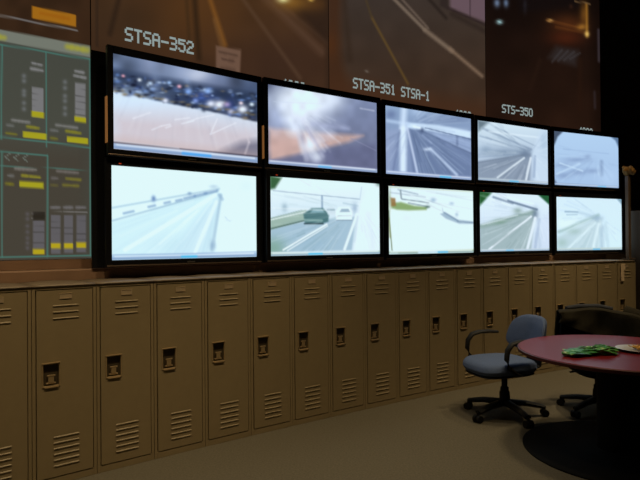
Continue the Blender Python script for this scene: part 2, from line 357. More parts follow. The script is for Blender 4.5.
def l2(p, q):
    p.fill((220, 240, 250)); p.gy(60, 230, (228, 246, 252), (205, 228, 242))
    p.poly([(45, 300), (230, 262), (330, 262), (460, 250), (440, 415), (45, 415)], (158, 190, 212), .95, 12)
    p.blob(60, 390, 60, 50, (120, 165, 140), .7); p.blob(250, 370, 90, 40, (148, 184, 208), .6)
    p.poly([(45, 45), (104, 58), (70, 108), (45, 112)], (44, 92, 48), .9, 14)
    p.line(60, 118, 480, 168, 4, (140, 165, 190), .8); p.line(120, 150, 560, 190, 6, (205, 226, 240), .6)
    p.poly([(45, 250), (220, 212), (225, 262), (45, 305)], (146, 176, 160), .85, 8); p.line(45, 300, 220, 262, 6, (70, 100, 90), .8); p.line(45, 258, 220, 222, 5, (232, 244, 246), .9)
    p.line(45, 250, 200, 213, 3, (110, 140, 135), .6)
    p.blob(115, 200, 14, 20, (150, 180, 200), .8); p.line(297, 150, 297, 205, 9, (120, 150, 185), .7)
    p.poly([(205, 232), (245, 206), (300, 206), (330, 235), (325, 272), (290, 282), (212, 278)], (72, 118, 124), .95, 8)
    p.poly([(238, 228), (255, 211), (295, 211), (308, 228)], (130, 176, 190), .9, 6); p.line(212, 262, 295, 266, 10, (150, 190, 185), .7); p.line(210, 279, 300, 281, 7, (44, 66, 72), .8)
    p.poly([(315, 215), (330, 203), (355, 203), (365, 240), (325, 240)], (205, 224, 236), .9, 6); p.line(322, 216, 355, 216, 8, (110, 145, 165), .6)
    p.poly([(362, 222), (378, 204), (428, 204), (444, 226), (440, 266), (364, 264)], (236, 246, 250), .97, 6)
    p.poly([(380, 228), (390, 212), (424, 212), (432, 228)], (140, 172, 196), .85, 5); p.line(366, 266, 440, 268, 5, (110, 140, 165), .7); p.line(372, 245, 436, 246, 6, (180, 205, 220), .7)
    p.blob(455, 210, 14, 24, (150, 175, 205), .7); p.line(400, 185, 470, 200, 8, (160, 190, 210), .5)
    p.line(105, 402, 318, 284, 7, (245, 250, 252), .95); p.line(125, 406, 322, 292, 5, (238, 248, 252), .9); p.line(402, 405, 465, 240, 12, (244, 250, 252), .9, 8)
    p.line(450, 370, 468, 250, 8, (150, 182, 205), .6, 10)
    p.poly([(475, 190), (540, 100), (580, 97), (580, 430), (440, 430)], (228, 244, 252), .75, 26); p.line(490, 110, 480, 170, 5, (180, 205, 225), .6); p.line(440, 405, 470, 260, 4, (205, 225, 240), .6); p.line(540, 400, 520, 240, 14, (200, 222, 240), .5, 20)
    p.fan(450, 225, 120, 172, 60, 430, 60, 10, (236, 246, 250), (96, 136, 140), .25, 3.5); p.fan(450, 225, 175, 215, 60, 420, 40, 11, (240, 248, 252), (150, 180, 190), .25, 4); p.fan(480, 200, 50, 100, 20, 230, 30, 12, (240, 250, 254), (170, 200, 225), .25, 4)
    bar(p, q, 20, (186, 214, 205), (.35, .47), (60, 190, 245), (225, 238, 245)); p.blob(575, 95, 16, 14, (60, 100, 80), .7)
def u3(p, q):
    p.fill((132, 156, 196)); p.gy(80, 300, (140, 166, 204), (128, 148, 190))
    p.blob(60, 110, 30, 26, (100, 118, 165), .7); p.blob(380, 135, 130, 26, (108, 128, 170), .7); p.blob(210, 90, 40, 30, (180, 205, 242), .6)
    p.poly([(165, 190), (255, 190), (512, 330), (512, 465), (215, 445)], (106, 126, 168), .85, 20)
    p.poly([(150, 155), (330, 170), (512, 205), (512, 245), (300, 205), (150, 185)], (206, 230, 255), .95, 14); p.line(40, 145, 160, 165, 16, (180, 205, 240), .8, 16)
    p.line(255, 185, 512, 248, 5, (70, 88, 130), .8); p.poly([(280, 205), (512, 262), (512, 320), (330, 240)], (150, 172, 215), .8, 16); p.line(320, 240, 512, 325, 7, (92, 110, 152), .7); p.line(380, 280, 512, 380, 22, (128, 148, 192), .6, 20)
    p.blob(238, 198, 12, 14, (70, 86, 125), .8); p.line(435, 235, 435, 280, 14, (100, 118, 160), .6); p.line(190, 178, 225, 185, 10, (235, 245, 255), .8)
    p.line(135, 65, 128, 190, 34, (205, 226, 252), .85, 26); p.line(130, 190, 132, 425, 36, (214, 234, 255), .95, 22); p.line(110, 200, 75, 430, 8, (105, 120, 165), .7, 14); p.line(165, 200, 195, 430, 16, (104, 122, 165), .7, 16)
    p.line(155, 190, 212, 432, 12, (196, 212, 242), .85, 10); p.line(285, 300, 432, 442, 14, (190, 210, 242), .85, 12); p.blob(268, 304, 22, 9, (205, 222, 248), .9); p.line(240, 225, 290, 270, 8, (150, 170, 210), .7, 10)
    p.poly([(25, 200), (105, 190), (60, 440), (25, 440)], (150, 166, 206), .6, 26)
    p.fan(170, 170, 15, 80, 30, 420, 80, 13, (190, 212, 240), (76, 94, 128), .28, 4); p.fan(170, 170, 95, 150, 30, 280, 40, 14, (206, 226, 250), (96, 112, 150), .28, 4); p.fan(170, 170, -60, 12, 30, 350, 40, 15, (206, 226, 250), (104, 122, 160), .25, 6)
    bar(p, q, 20, (178, 192, 232), (.64, .76), (60, 185, 245), (150, 165, 210))
def l3(p, q):
    p.fill((226, 246, 251)); p.blob(140, 230, 40, 30, (190, 218, 232), .7)
    p.gy(60, 160, (205, 226, 242), (226, 246, 251), .6)
    p.poly([(60, 150), (110, 145), (180, 165), (250, 172), (245, 188), (150, 190), (90, 186), (60, 178)], (136, 170, 104), .95, 12); p.poly([(55, 122), (80, 125), (84, 166), (58, 168)], (158, 118, 66), .9, 8)
    p.line(115, 130, 258, 150, 6, (110, 135, 150), .8); p.line(150, 150, 262, 172, 7, (130, 152, 168), .8); p.line(55, 95, 240, 120, 7, (170, 190, 208), .7); p.line(95, 80, 200, 105, 7, (150, 172, 192), .7); p.line(108, 85, 112, 125, 8, (110, 130, 145), .7); p.line(140, 140, 250, 158, 6, (240, 248, 250), .8); p.blob(250, 172, 12, 8, (70, 105, 90), .7)
    p.blob(282, 136, 15, 12, (150, 182, 212), .9); p.line(300, 100, 490, 140, 5, (195, 218, 232), .7); p.line(300, 150, 490, 185, 5, (200, 222, 235), .7); p.blob(380, 155, 14, 9, (160, 190, 218), .8)
    p.poly([(318, 210), (345, 200), (410, 240), (495, 250), (495, 264), (420, 262), (350, 235)], (150, 178, 202), .9, 10); p.line(340, 203, 415, 246, 7, (110, 140, 172), .8); p.line(410, 250, 495, 257, 6, (125, 150, 178), .8); p.blob(408, 212, 10, 12, (160, 190, 215), .8); p.line(330, 175, 335, 200, 5, (170, 196, 218), .7)
    p.line(45, 190, 62, 400, 6, (96, 120, 84), .8); p.line(45, 230, 52, 330, 8, (140, 150, 90), .7)
    p.line(43, 66, 495, 93, 5, (190, 200, 130), .5); p.blob(50, 140, 8, 60, (120, 140, 80), .5)
    p.fan(40, 60, 8, 26, 60, 460, 40, 16, (240, 250, 252), (150, 172, 190), .3, 3.5)
    bar(p, q, 20, (170, 196, 150), (.55, .69), (60, 185, 245), (205, 225, 225)); p.line(205, 411, 300, 411, 12, (200, 228, 245), .9); p.line(45, 415, 90, 415, 9, (190, 215, 225), .7)
def u4(p, q):
    p.fill((188, 210, 234)); p.gy(40, 150, (205, 226, 240), (176, 196, 222))
    p.poly([(20, 30), (60, 38), (25, 70)], (96, 116, 130), .9, 14)
    p.poly([(22, 168), (150, 145), (195, 140), (190, 235), (22, 232)], (136, 152, 176), .95, 8)
    p.line(40, 60, 195, 128, 5, (120, 142, 172), .7, 6); p.line(80, 55, 215, 120, 4, (150, 172, 198), .7); p.line(30, 85, 190, 132, 4, (140, 162, 190), .6); p.line(60, 70, 230, 90, 6, (220, 236, 248), .6)
    p.blob(50, 130, 18, 14, (140, 165, 192), .7); p.blob(120, 140, 70, 18, (126, 148, 176), .8); p.blob(175, 140, 18, 14, (100, 120, 150), .7); p.line(25, 172, 170, 145, 3, (112, 128, 152), .7)
    p.line(88, 220, 172, 155, 6, (214, 228, 240), .9); p.line(178, 226, 193, 155, 7, (220, 232, 244), .85); p.line(35, 205, 120, 165, 3, (165, 182, 202), .6)
    p.poly([(196, 140), (225, 60), (250, 62), (250, 240), (205, 240)], (200, 220, 242), .8, 12); p.line(203, 215, 206, 150, 8, (150, 172, 205), .7); p.blob(235, 110, 14, 40, (160, 188, 218), .5)
    p.fan(192, 140, 100, 170, 15, 190, 60, 17, (222, 234, 244), (92, 108, 132), .3, 2.4); p.fan(192, 140, 172, 225, 15, 190, 60, 18, (228, 242, 250), (120, 144, 172), .32, 2.6); p.fan(192, 140, -60, 85, 15, 110, 40, 19, (226, 240, 252), (140, 164, 196), .28, 3)
    bar(p, q, 9, (176, 194, 208), (.46, .58), (60, 185, 245), (170, 184, 200))
def l4(p, q):
    p.fill((208, 228, 248)); p.gy(290, 450, (214, 234, 250), (196, 214, 236))
    p.poly([(32, 375), (150, 335), (205, 330), (190, 455), (28, 455)], (158, 182, 188), .95, 8)
    p.poly([(28, 258), (70, 264), (32, 305)], (34, 96, 44), .95, 8); p.poly([(212, 270), (252, 272), (252, 306)], (30, 96, 52), .95, 6)
    p.line(75, 278, 135, 298, 7, (120, 142, 170), .8); p.line(120, 290, 210, 318, 7, (96, 118, 150), .8); p.line(90, 272, 200, 300, 4, (235, 244, 252), .8)
    p.line(35, 370, 200, 325, 12, (120, 152, 140), .7, 10); p.blob(150, 322, 14, 10, (120, 150, 140), .7); p.blob(95, 355, 20, 10, (110, 150, 128), .6); p.blob(205, 332, 10, 18, (100, 122, 150), .7); p.line(40, 365, 150, 335, 3, (215, 230, 235), .7)
    p.line(58, 445, 192, 340, 6, (230, 240, 252), .9); p.line(180, 445, 205, 345, 9, (226, 238, 252), .9); p.line(38, 430, 130, 375, 2.5, (185, 204, 214), .7)
    p.line(205, 440, 218, 350, 9, (160, 182, 215), .6); p.poly([(222, 350), (250, 330), (250, 450), (226, 450)], (206, 222, 246), .6, 10)
    p.fan(206, 335, 105, 165, 15, 200, 50, 20, (226, 240, 250), (112, 140, 142), .3, 2.4); p.fan(206, 335, 168, 215, 15, 190, 40, 21, (232, 244, 252), (130, 156, 180), .3, 2.6); p.fan(210, 335, -60, 95, 15, 110, 36, 22, (228, 240, 252), (136, 160, 196), .3, 3)
    bar(p, q, 8, (170, 192, 200), (.38, .48), (60, 175, 245), (180, 200, 210))
def u5(p, q):
    p.fill((166, 198, 238)); p.gy(80, 240, (172, 204, 240), (162, 192, 232))
    for x, y, a, b in ((300, 178, 26, 9), (375, 150, 10, 8), (340, 160, 40, 9), (345, 200, 26, 10), (300, 210, 24, 10), (390, 195, 22, 8)): p.blob(x, y, a, b, (134, 160, 204), .75)
    p.line(418, 165, 420, 208, 9, (122, 148, 190), .7, 9); p.line(280, 205, 350, 172, 5, (192, 220, 248), .8, 6); p.line(290, 170, 360, 195, 5, (190, 218, 246), .8); p.line(300, 125, 440, 140, 3, (150, 180, 222), .6)
    p.blob(440, 215, 26, 26, (180, 210, 246), .6)
    p.poly([(266, 64), (300, 68), (282, 86), (272, 112), (266, 112)], (70, 84, 108), .95, 6); p.poly([(440, 82), (472, 86), (472, 125), (460, 98)], (84, 112, 150), .9, 6); p.poly([(268, 215), (285, 240), (268, 244)], (80, 98, 130), .8, 6)
    p.fan(400, 150, 120, 200, 10, 140, 36, 23, (194, 222, 248), (128, 156, 200), .28, 2.6); p.fan(400, 150, 20, 100, 10, 90, 16, 24, (194, 222, 248), (136, 164, 206), .25, 3)
    bar(p, q, 7, (156, 184, 226), (.68, .8), (70, 180, 245), (120, 146, 190))
def l5(p, q):
    p.fill((208, 236, 250)); p.gy(290, 450, (206, 232, 250), (206, 236, 248)); p.blob(310, 360, 36, 20, (222, 246, 252), .9)
    p.poly([(275, 400), (400, 345), (425, 345), (410, 450), (272, 450)], (184, 210, 222), .85, 14)
    p.line(300, 322, 342, 324, 5, (140, 172, 200), .8); p.line(305, 332, 340, 332, 4, (165, 196, 216), .8); p.line(345, 325, 410, 345, 8, (175, 204, 226), .7, 10)
    p.line(280, 385, 410, 336, 9, (150, 184, 186), .8, 10); p.blob(330, 385, 24, 10, (160, 192, 190), .7); p.blob(405, 345, 18, 9, (150, 180, 205), .7); p.blob(290, 420, 18, 14, (160, 194, 190), .7)
    p.line(310, 440, 400, 360, 7, (214, 238, 248), .9, 8); p.line(395, 440, 412, 365, 9, (220, 242, 250), .9, 8); p.line(424, 440, 424, 375, 14, (165, 194, 216), .7, 12); p.line(445, 440, 436, 360, 8, (180, 210, 226), .6, 10)
    p.poly([(470, 284), (490, 286), (490, 305)], (110, 150, 170), .8, 6)
    p.fan(412, 338, 110, 170, 12, 150, 40, 25, (228, 246, 252), (140, 176, 184), .3, 2.6); p.fan(412, 338, 172, 215, 12, 150, 26, 26, (230, 246, 252), (160, 192, 212), .28, 3); p.fan(412, 338, 30, 100, 12, 110, 26, 27, (232, 248, 252), (160, 192, 212), .28, 3)
    bar(p, q, 8, (186, 208, 200), (.56, .66), (60, 175, 245), (186, 206, 210))

TVW = 1.25; TVH = TVW*9/16
MONITORS = [
    (-1.030, 4.538, 2.602, .682, u1, [(48, 48), (580, 160), (578, 456), (50, 400)], 'black wall monitor showing a night parking lot with city lights'),
    (.064, 5.332, 2.602, .600, u2, [(35, 27), (558, 110), (558, 445), (40, 405)], 'black wall monitor showing headlight glare on a peach and violet road'),
    (1.210, 6.124, 2.605, .561, u3, [(25, 58), (512, 135), (512, 470), (35, 438)], 'black wall monitor showing a violet blue road with lane arrow and barrier'),
    (2.404, 6.945, 2.626, .528, u4, [(22, 33), (245, 65), (247, 240), (25, 228)], 'black wall monitor showing a pale grey tunnel road without green corners'),
    (3.629, 7.623, 2.633, .448, u5, [(270, 68), (468, 90), (473, 250), (273, 240)], 'black wall monitor showing a hazy plain blue picture with rounded corners'),
    (-1.051, 4.556, 1.781, .668, l1, [(45, 60), (578, 95), (575, 390), (42, 405)], 'black wall monitor showing an empty washed out cyan highway'),
    (.081, 5.322, 1.784, .595, l2, [(48, 50), (575, 97), (572, 430), (45, 430)], 'black wall monitor showing dark green car and white car on highway'),
    (1.229, 6.117, 1.774, .570, l3, [(43, 60), (495, 90), (497, 415), (45, 420)], 'black wall monitor showing overexposed white road with green verge'),
    (2.417, 6.948, 1.779, .536, l4, [(32, 262), (247, 275), (250, 450), (30, 452)], 'black wall monitor showing a tunnel road with dark green corners'),
    (3.648, 7.605, 1.772, .436, l5, [(270, 275), (487, 287), (492, 447), (272, 445)], 'black wall monitor showing a washed out pale road beside the post')]
tv_root = []
for k, (x, y, z, a, fn, q, lab) in enumerate(MONITORS):
    r = empty('wall_monitor', frame((x, y, z), a)); tag(r, lab, 'monitor', 'monitors in two rows on the curved wall'); tv_root.append(r)
    hw, hh = TVW/2, TVH/2; bl, bb, bt = .045, .054, .058
    MB().ring(-hw-bl, hw+bl, -hh-bb, hh+bt, bl-.002, bl-.002, bb-.002, bt-.002, -.014, .03).build('bezel', 'black', r, bevel=.004)
    MB().box(-hw-.03, hw+.03, .03, .066, -hh-.04, hh+.03).build('back_cover', 'black', r)
    MB().extrude_x([(-.017, -hh-bb+.004), (-.020, -hh-bb+.009), (-.017, -hh-bb+.017), (-.012, -hh-bb+.010)], -hw-bl+.004, hw+bl-.004).build('bottom_lip', 'lip', r)
    MB().box(-.035, .035, -.017, -.012, -hh-.030, -hh-.022).build('maker_badge', 'logo', r)
    if k > 4: MB().box(-hw+.05, -hw+.068, -.017, -.012, hh+.012, hh+.019).build('indicator', 'led', r)
    if k < 2: MB().box(-hw-bl-.007, -hw-bl-.001, -.012, .028, -.31, .03 if k == 0 else -.02).build('painted_side_glow', 'amber', r)  # glowing strip imitates amber light caught on the bezel side, not a lamp
    rows, cols = (108, 190) if k in (0, 1, 5, 6) else (84, 150)
    S, T = np.meshgrid(np.linspace(0, 1, cols), np.linspace(0, 1, rows)); S, T = S.ravel(), T.ravel()
    P = np.column_stack([(S-.5)*TVW, np.full(len(S), -.004), (.5-T)*TVH])
    Q = np.array(q, float)
    # perspective mapping of the unit square on the corners Q
    A_, b_ = [], []
    for (s, t), (X, Y) in zip(((0, 0), (1, 0), (1, 1), (0, 1)), q):
        A_ += [[s, t, 1, 0, 0, 0, -s*X, -t*X], [0, 0, 0, s, t, 1, -s*Y, -t*Y]]; b_ += [X, Y]
    h = np.linalg.solve(np.array(A_, float), np.array(b_, float)); dn = h[6]*S+h[7]*T+1
    px = np.column_stack([(h[0]*S+h[1]*T+h[2])/dn, (h[3]*S+h[4]*T+h[5])/dn])
    picture('screen', P, rows, cols, 'tv', r, lambda p, fn=fn, q=q: fn(p, q), px)

# black steel mounting panels, one behind each column of monitors
behind = ['the parking lot and empty highway monitors', 'the headlight glare and two cars monitors', 'the lane arrow and green verge monitors', 'the two tunnel road monitors', 'the hazy blue and pale road monitors']
for k in range(5):
    x, y, z, a = MONITORS[k+5][:4]; rk = empty('monitor_rack', frame((x, y, 1.37), a)); tag(rk, 'black steel mounting panel behind '+behind[k], 'rack', 'mounting panels behind the monitors')
    x0 = -TVW/2-(.105 if k == 0 else .08); x1 = TVW/2+(.07 if k < 4 else .055)
    MB().box(x0, x1, .112, .13, 0, 1.63).build('rack_panel', 'rack', rk)
    MB().box(-.3, .3, .13, .145, .2, 1.4).build('wall_bracket', 'rack', rk)

# ------------------------------------------------------------------ big rear projection video wall behind the monitors
VOFF = .60
G5 = {'S': '01111 10000 10000 01110 00001 00001 11110', 'T': '11111 00100 00100 00100 00100 00100 00100', 'A': '01110 10001 10001 11111 10001 10001 10001',
      '-': '00000 00000 00000 11111 00000 00000 00000', '0': '01110 10001 10001 10001 10001 10001 01110', '1': '00100 01100 00100 00100 00100 00100 01110',
      '2': '01110 10001 00001 00110 01000 10000 11111', '3': '11110 00001 00001 01110 00001 00001 11110', '4': '00010 00110 01010 10010 11111 00010 00010',
      '5': '11111 10000 11110 00001 00001 10001 01110', ' ': '00000 00000 00000 00000 00000 00000 00000'}
class Panel:
    def __init__(s, t0, t1, z0, z1):
        p, q = arc(t0, VOFF), arc(t1, VOFF); s.w = (q-p).length; s.a = math.atan2(q.y-p.y, q.x-p.x)
        s.m = frame((p.x, p.y, 0), s.a); s.inv = s.m.inverted(); s.z0, s.z1 = z0, z1
    def hit(s, u, v):                                      # where the ray of a photo pixel meets the panel: (along, height)
        o = s.inv @ Vector((0, 0, CAM_H)); d = s.inv.to_3x3() @ ray(u, v); k = -o.y/d.y; return o.x+d.x*k, o.z+d.z*k
def make_panel(t0, t1, z0, z1, rows, cols, paint, label, captions):
    pn = Panel(t0, t1, z0, z1); r = empty('video_wall_screen', pn.m); tag(r, label, 'video screen', 'rear projection screens of the video wall')
    g = .004
    MB().box(g, pn.w-g, .004, .14, z0, z1).build('cabinet_body', 'rack', r)
    S, T = np.meshgrid(np.linspace(g, pn.w-g, cols), np.linspace(z1, z0, rows)); S, T = S.ravel(), T.ravel()
    mw = np.array(pn.m); Wd = np.column_stack([mw[0, 0]*S+mw[0, 3], mw[1, 0]*S+mw[1, 3], T])
    im = picture('picture', np.column_stack([S, 0*S, T]), rows, cols, 'cube', r, paint, to_px(Wd))
    for text, (ul, vl), (ur, vr), ht in captions:          # left and right ends of the baseline, letter height at the left end
        x0, zb = pn.hit(ul, vl); x1, _ = pn.hit(ur, vr); zt = pn.hit(ul, vl-ht)[1]
        cw = (x1-x0)/(len(text)*6-1); ch = (zt-zb)/7
        for i, c in enumerate(text):
            mb = MB()
            for j, row in enumerate(G5[c].split()):
                for kx, b in enumerate(row):
                    if b == '1':
                        X, Z = x0+(i*6+kx)*cw, zt-(j+1)*ch; mb.box(X-cw*.14, X+cw*1.14, -.003, -.001, Z-ch*.08, Z+ch*1.08)
            if mb.v: mb.build('letter', 'caption', im)
    return pn
def cube_left(p):
    p.fill((58, 39, 25)); p.mottle(.08, .10, 5)
    sl = lambda x, y0: y0+x*.18                            # rows run down to the right
    p.poly([(-200, -7), (92, 46.5), (92, 300), (-200, 300)], (74, 76, 68), 1., 1.5)
    p.gy(120, 262, (62, 63, 57), (60, 52, 44), 0.)
    p.poly([(-200, 130), (92, 146), (92, 300), (-200, 300)], (70, 64, 55), .8, 30)
    p.poly([(-200, -7), (90, 46), (90.5, 57.5), (-200, 4)], (122, 127, 116), 1., 1.5)
    p.words(67, 46.5, 89, 50.5, 6, (168, 166, 60), .8, 4, 3); p.words(-30, 32, 6, 38, 6, (168, 166, 60), .8, 6, 2)
    p.poly([(32, 6), (76, 15), (76, 27), (32, 18)], (166, 108, 26), 1., 1.2); p.words(40, 13, 70, 19, 4, (160, 96, 20), .8, 5, 4)
    p.poly([(-90, -18), (-40, -9), (-40, 4), (-90, -5)], (166, 108, 26), 1., 1.2)
    p.line(-100, -4, 77, 30.5, 1.6, (118, 114, 112), .95)
    teal = (74, 122, 112)
    for a in ((-200, 10, 90, 59.5), (90, 59, 90.5, 256), (46, 52, 46.5, 147), (2, 45, 1, 139), (-200, 112, 90, 147.5), (-200, 131, 47, 155.5), (47.5, 155, 47.5, 257), (2, 152, 2, 257), (-200, 262, 91, 255.5), (-44, 36, -44, 258)): p.line(*a, 1.5, teal, .9)
    p.line(0, 166, 90, 170, 1, teal, .7)
    gr, ye = (138, 138, 140), (172, 166, 32)
    def bars(x0, x1, y0, y1, yy):
        p.poly([(x0, y0), (x1, y0+(x1-x0)*.14), (x1, y1+(x1-x0)*.12), (x0, y1)], (124, 124, 126), 1., 1.)
        n = max(2, int((y1-y0)/6))
        for k in range(1, n): yk = y0+(y1-y0)*k/n; p.line(x0, yk, x1, yk+1.3, .8, (86, 86, 86), .8)
        p.poly([(x0-.5, yy), (x1+.5, yy+1.6), (x1+.5, yy+7), (x0-.5, yy+5.4)], ye, 1., 1.)
    for dx, dy in ((0, 0), (-94, -15)):
        bars(32+dx, 43.5+dx, 87+dy, 117+dy, 111+dy); bars(75+dx, 85.5+dx, 82.5+dy, 121+dy, 116+dy)
        p.words(32+dx, 63+dy, 43+dx, 65.5+dy, 3, gr, .9, 2, 7); p.words(31+dx, 68.5+dy, 44+dx, 71+dy, 3, gr, .9, 3, 8); p.words(75+dx, 71+dy, 85+dx, 73+dy, 3, gr, .9, 2, 9); p.words(74+dx, 75.5+dy, 86+dx, 78+dy, 3, gr, .9, 3, 10)
        for x, y in ((24, 76), (24, 81), (24, 91), (24, 95), (24, 103), (24, 109), (65, 82), (65, 88), (65, 96), (65, 101), (65, 108), (65, 114)): p.blob(x+dx, y+dy, 2.2, 2.2, (112, 116, 118), .9)
        p.words(12+dx, 120+dy, 30+dx, 122.5+dy, 3, (128, 128, 126), .85, 5, 11); p.words(56+dx, 125+dy, 78+dx, 128+dy, 3, (128, 128, 126), .85, 5, 12)
        p.words(27+dx, 126.5+dy, 40+dx, 128.5+dy, 3, (140, 136, 40), .9, 3, 13); p.words(66+dx, 131+dy, 82+dx, 133.5+dy, 3, (140, 136, 40), .9, 3, 14); p.words(6+dx, 133+dy, 17+dx, 134.5+dy, 3, (120, 116, 40), .9, 3, 15); p.words(7+dx, 125+dy, 14+dx, 126+dy, 3, (110, 112, 110), .8, 2, 16); p.words(51+dx, 130+dy, 58+dx, 131+dy, 3, (110, 112, 110), .8, 2, 17); p.words(51+dx, 138+dy, 58+dx, 139+dy, 3, (120, 116, 40), .8, 2, 18)
        p.poly([(23+dx, 131.5+dy), (46.5+dx, 134+dy), (46.5+dx, 140+dy), (23+dx, 137.5+dy)], ye, 1., 1.); p.poly([(67+dx, 136.5+dy), (88+dx, 138.5+dy), (88+dx, 144.5+dy), (67+dx, 142+dy)], ye, 1., 1.)
    for k in range(3):
        x = 5+k*9; p.line(x+5, 153.5+k*.6, x, 157+k*.6, 1.1, (110, 120, 112), .9); p.line(x, 157+k*.6, x+4, 160+k*.6, 1.1, (110, 120, 112), .9)
    p.words(15, 168.5, 37, 170, 3, (122, 118, 112), .9, 5, 20); p.words(57, 171, 79, 173, 3, (118, 112, 108), .8, 5, 21); p.words(8, 175.5, 14, 176, 3, (110, 110, 108), .8, 2, 22); p.words(22, 175.5, 41, 177.5, 3, (146, 140, 40), .9, 4, 23); p.words(6, 183.5, 14, 184.5, 3, (122, 116, 36), .8, 2, 24)
    p.poly([(19.5, 181), (43.5, 182.5), (43.5, 188.5), (19.5, 187)], ye, 1., 1.)
    p.words(52, 178, 58, 178.5, 3, (104, 100, 98), .8, 2, 25); p.words(66, 178.5, 82, 180, 3, (128, 122, 44), .85, 3, 26); p.words(63, 185, 80, 186, 3, (122, 116, 44), .8, 3, 27); p.words(51, 185, 58, 185.5, 3, (104, 98, 50), .7, 2, 28)
    g2 = (98, 96, 100)
    for x0, x1, y0, y1, yy in ((33, 44.5, 221, 254, 249), (51, 60.5, 215, 253.5, 243), (64, 73, 215, 253, 243), (76.5, 86, 215, 252.5, 242.5)):
        p.poly([(x0, y0), (x1, y0), (x1, y1), (x0, y1)], g2, 1., 1.)
        for k in range(1, 6): yk = y0+(y1-y0)*k/6; p.line(x0, yk, x1, yk, .7, (74, 72, 72), .8)
        p.poly([(x0, yy), (x1, yy), (x1, yy+5.5), (x0, yy+5.5)], (186, 168, 28), 1., 1.); p.words(x0, y0-7.5, x1, y0-7.5, 3, (112, 110, 112), .85, 3, int(x0)); p.line(x0-1, y0-3, x1+1, y0-3, 1, (120, 118, 116), .8)
    p.poly([(33, 212), (45, 212), (45, 220), (33, 220)], (36, 32, 26), .9, 1.)
    for y in (214, 219, 226, 232, 238, 243, 248): p.blob(27.5, y, 2, 2, (92, 88, 92), .9)
def cube_lot(p):
    p.gy(0, 80, (74, 50, 31), (66, 44, 30)); p.mottle(.06, .08, 6)
    p.blob(195, 10, 50, 40, (92, 58, 28), .7); p.blob(120, 20, 40, 30, (58, 42, 28), .6); p.blob(290, 60, 60, 26, (62, 42, 32), .6)
    p.poly([(92, -200), (330, -200), (330, -20), (92, -40)], (40, 28, 18), .6, 60)
    p.line(121, -10, 110, 34, 4, (44, 31, 22), .8, 5); p.line(97, -5, 97, 46, 3, (50, 36, 26), .6); p.line(194, -10, 199, 58, 5, (46, 32, 20), .8, 5); p.line(186, -10, 190, 50, 3, (56, 40, 24), .6, 4)
    p.line(207, -10, 225, 45, 4, (128, 82, 34), .85, 4); p.line(215, 20, 222, 46, 5, (120, 82, 44), .5)
    p.line(240, -5, 300, 78, 3, (94, 70, 52), .6, 4); p.line(262, -6, 322, 52, 6, (100, 74, 58), .55, 8); p.line(270, -5, 330, 45, 3, (96, 70, 52), .5, 4)
    p.poly([(288, -10), (340, -10), (340, 46), (322, 40), (300, 16)], (44, 31, 24), .75, 10); p.blob(314, 4, 18, 8, (96, 62, 30), .6); p.blob(292, 2, 16, 8, (150, 104, 40), .7); p.blob(283, -1, 6, 3.5, (232, 228, 160), 1.); p.blob(311, -1, 3, 2, (230, 190, 90), 1.)
    p.poly([(216, 46), (241, 50), (240, 74), (216, 69)], (118, 90, 74), .9, 2); p.words(219, 52, 238, 56, 3, (84, 62, 50), .8, 4, 30); p.words(222, 59, 235, 61.5, 3.5, (80, 58, 48), .8, 2, 31); p.words(221, 67, 236, 70, 3, (84, 62, 50), .7, 3, 32)
    p.poly([(326, -200), (345, -200), (345, 120), (326, 120)], (52, 36, 26), .7, 6)
def cube_road(p):
    p.gy(0, 100, (62, 52, 46), (66, 48, 36)); p.mottle(.07, .06, 9); p.poly([(326, -80), (344, -80), (340, 50), (352, 110), (326, 110)], (68, 42, 26), .85, 10); p.blob(328, 45, 10, 14, (84, 48, 24), .7)
    p.line(344, -5, 350, 60, 4, (52, 38, 28), .6, 6); p.gy(78, 112, (66, 48, 36), (78, 46, 28), .0); p.poly([(320, 74), (490, 104), (490, 140), (320, 120)], (74, 46, 29), .7, 16)
    p.line(392, -3, 425, 30, 3.2, (122, 106, 92), .9, 2); p.line(400, -3, 428, 28, 2, (116, 100, 88), .8, 2); p.line(425, 30, 452, 51, 4.2, (126, 108, 92), .9, 3); p.line(450, 49, 482, 76, 3.2, (134, 110, 90), .85, 3)
    p.line(372, 18, 408, 84, 2.2, (104, 80, 40), .75, 2); p.line(366, 0, 372, 18, 2, (80, 64, 38), .6, 2)
    p.poly([(448, -60), (500, -60), (500, 28), (474, 18), (450, 8)], (112, 90, 100), .9, 4); p.line(470, -5, 470, 18, 1.4, (70, 54, 60), .8); p.poly([(440, -20), (448, -20), (448, 10), (440, 6)], (48, 38, 36), .8, 3)
    p.line(428, -2, 446, 18, 3, (40, 32, 28), .8, 3); p.line(448, 8, 488, 26, 2.4, (48, 36, 36), .9, 2); p.line(452, 14, 490, 34, 4, (44, 34, 30), .7, 5); p.blob(367, 71, 2, 1, (120, 110, 100), .8)
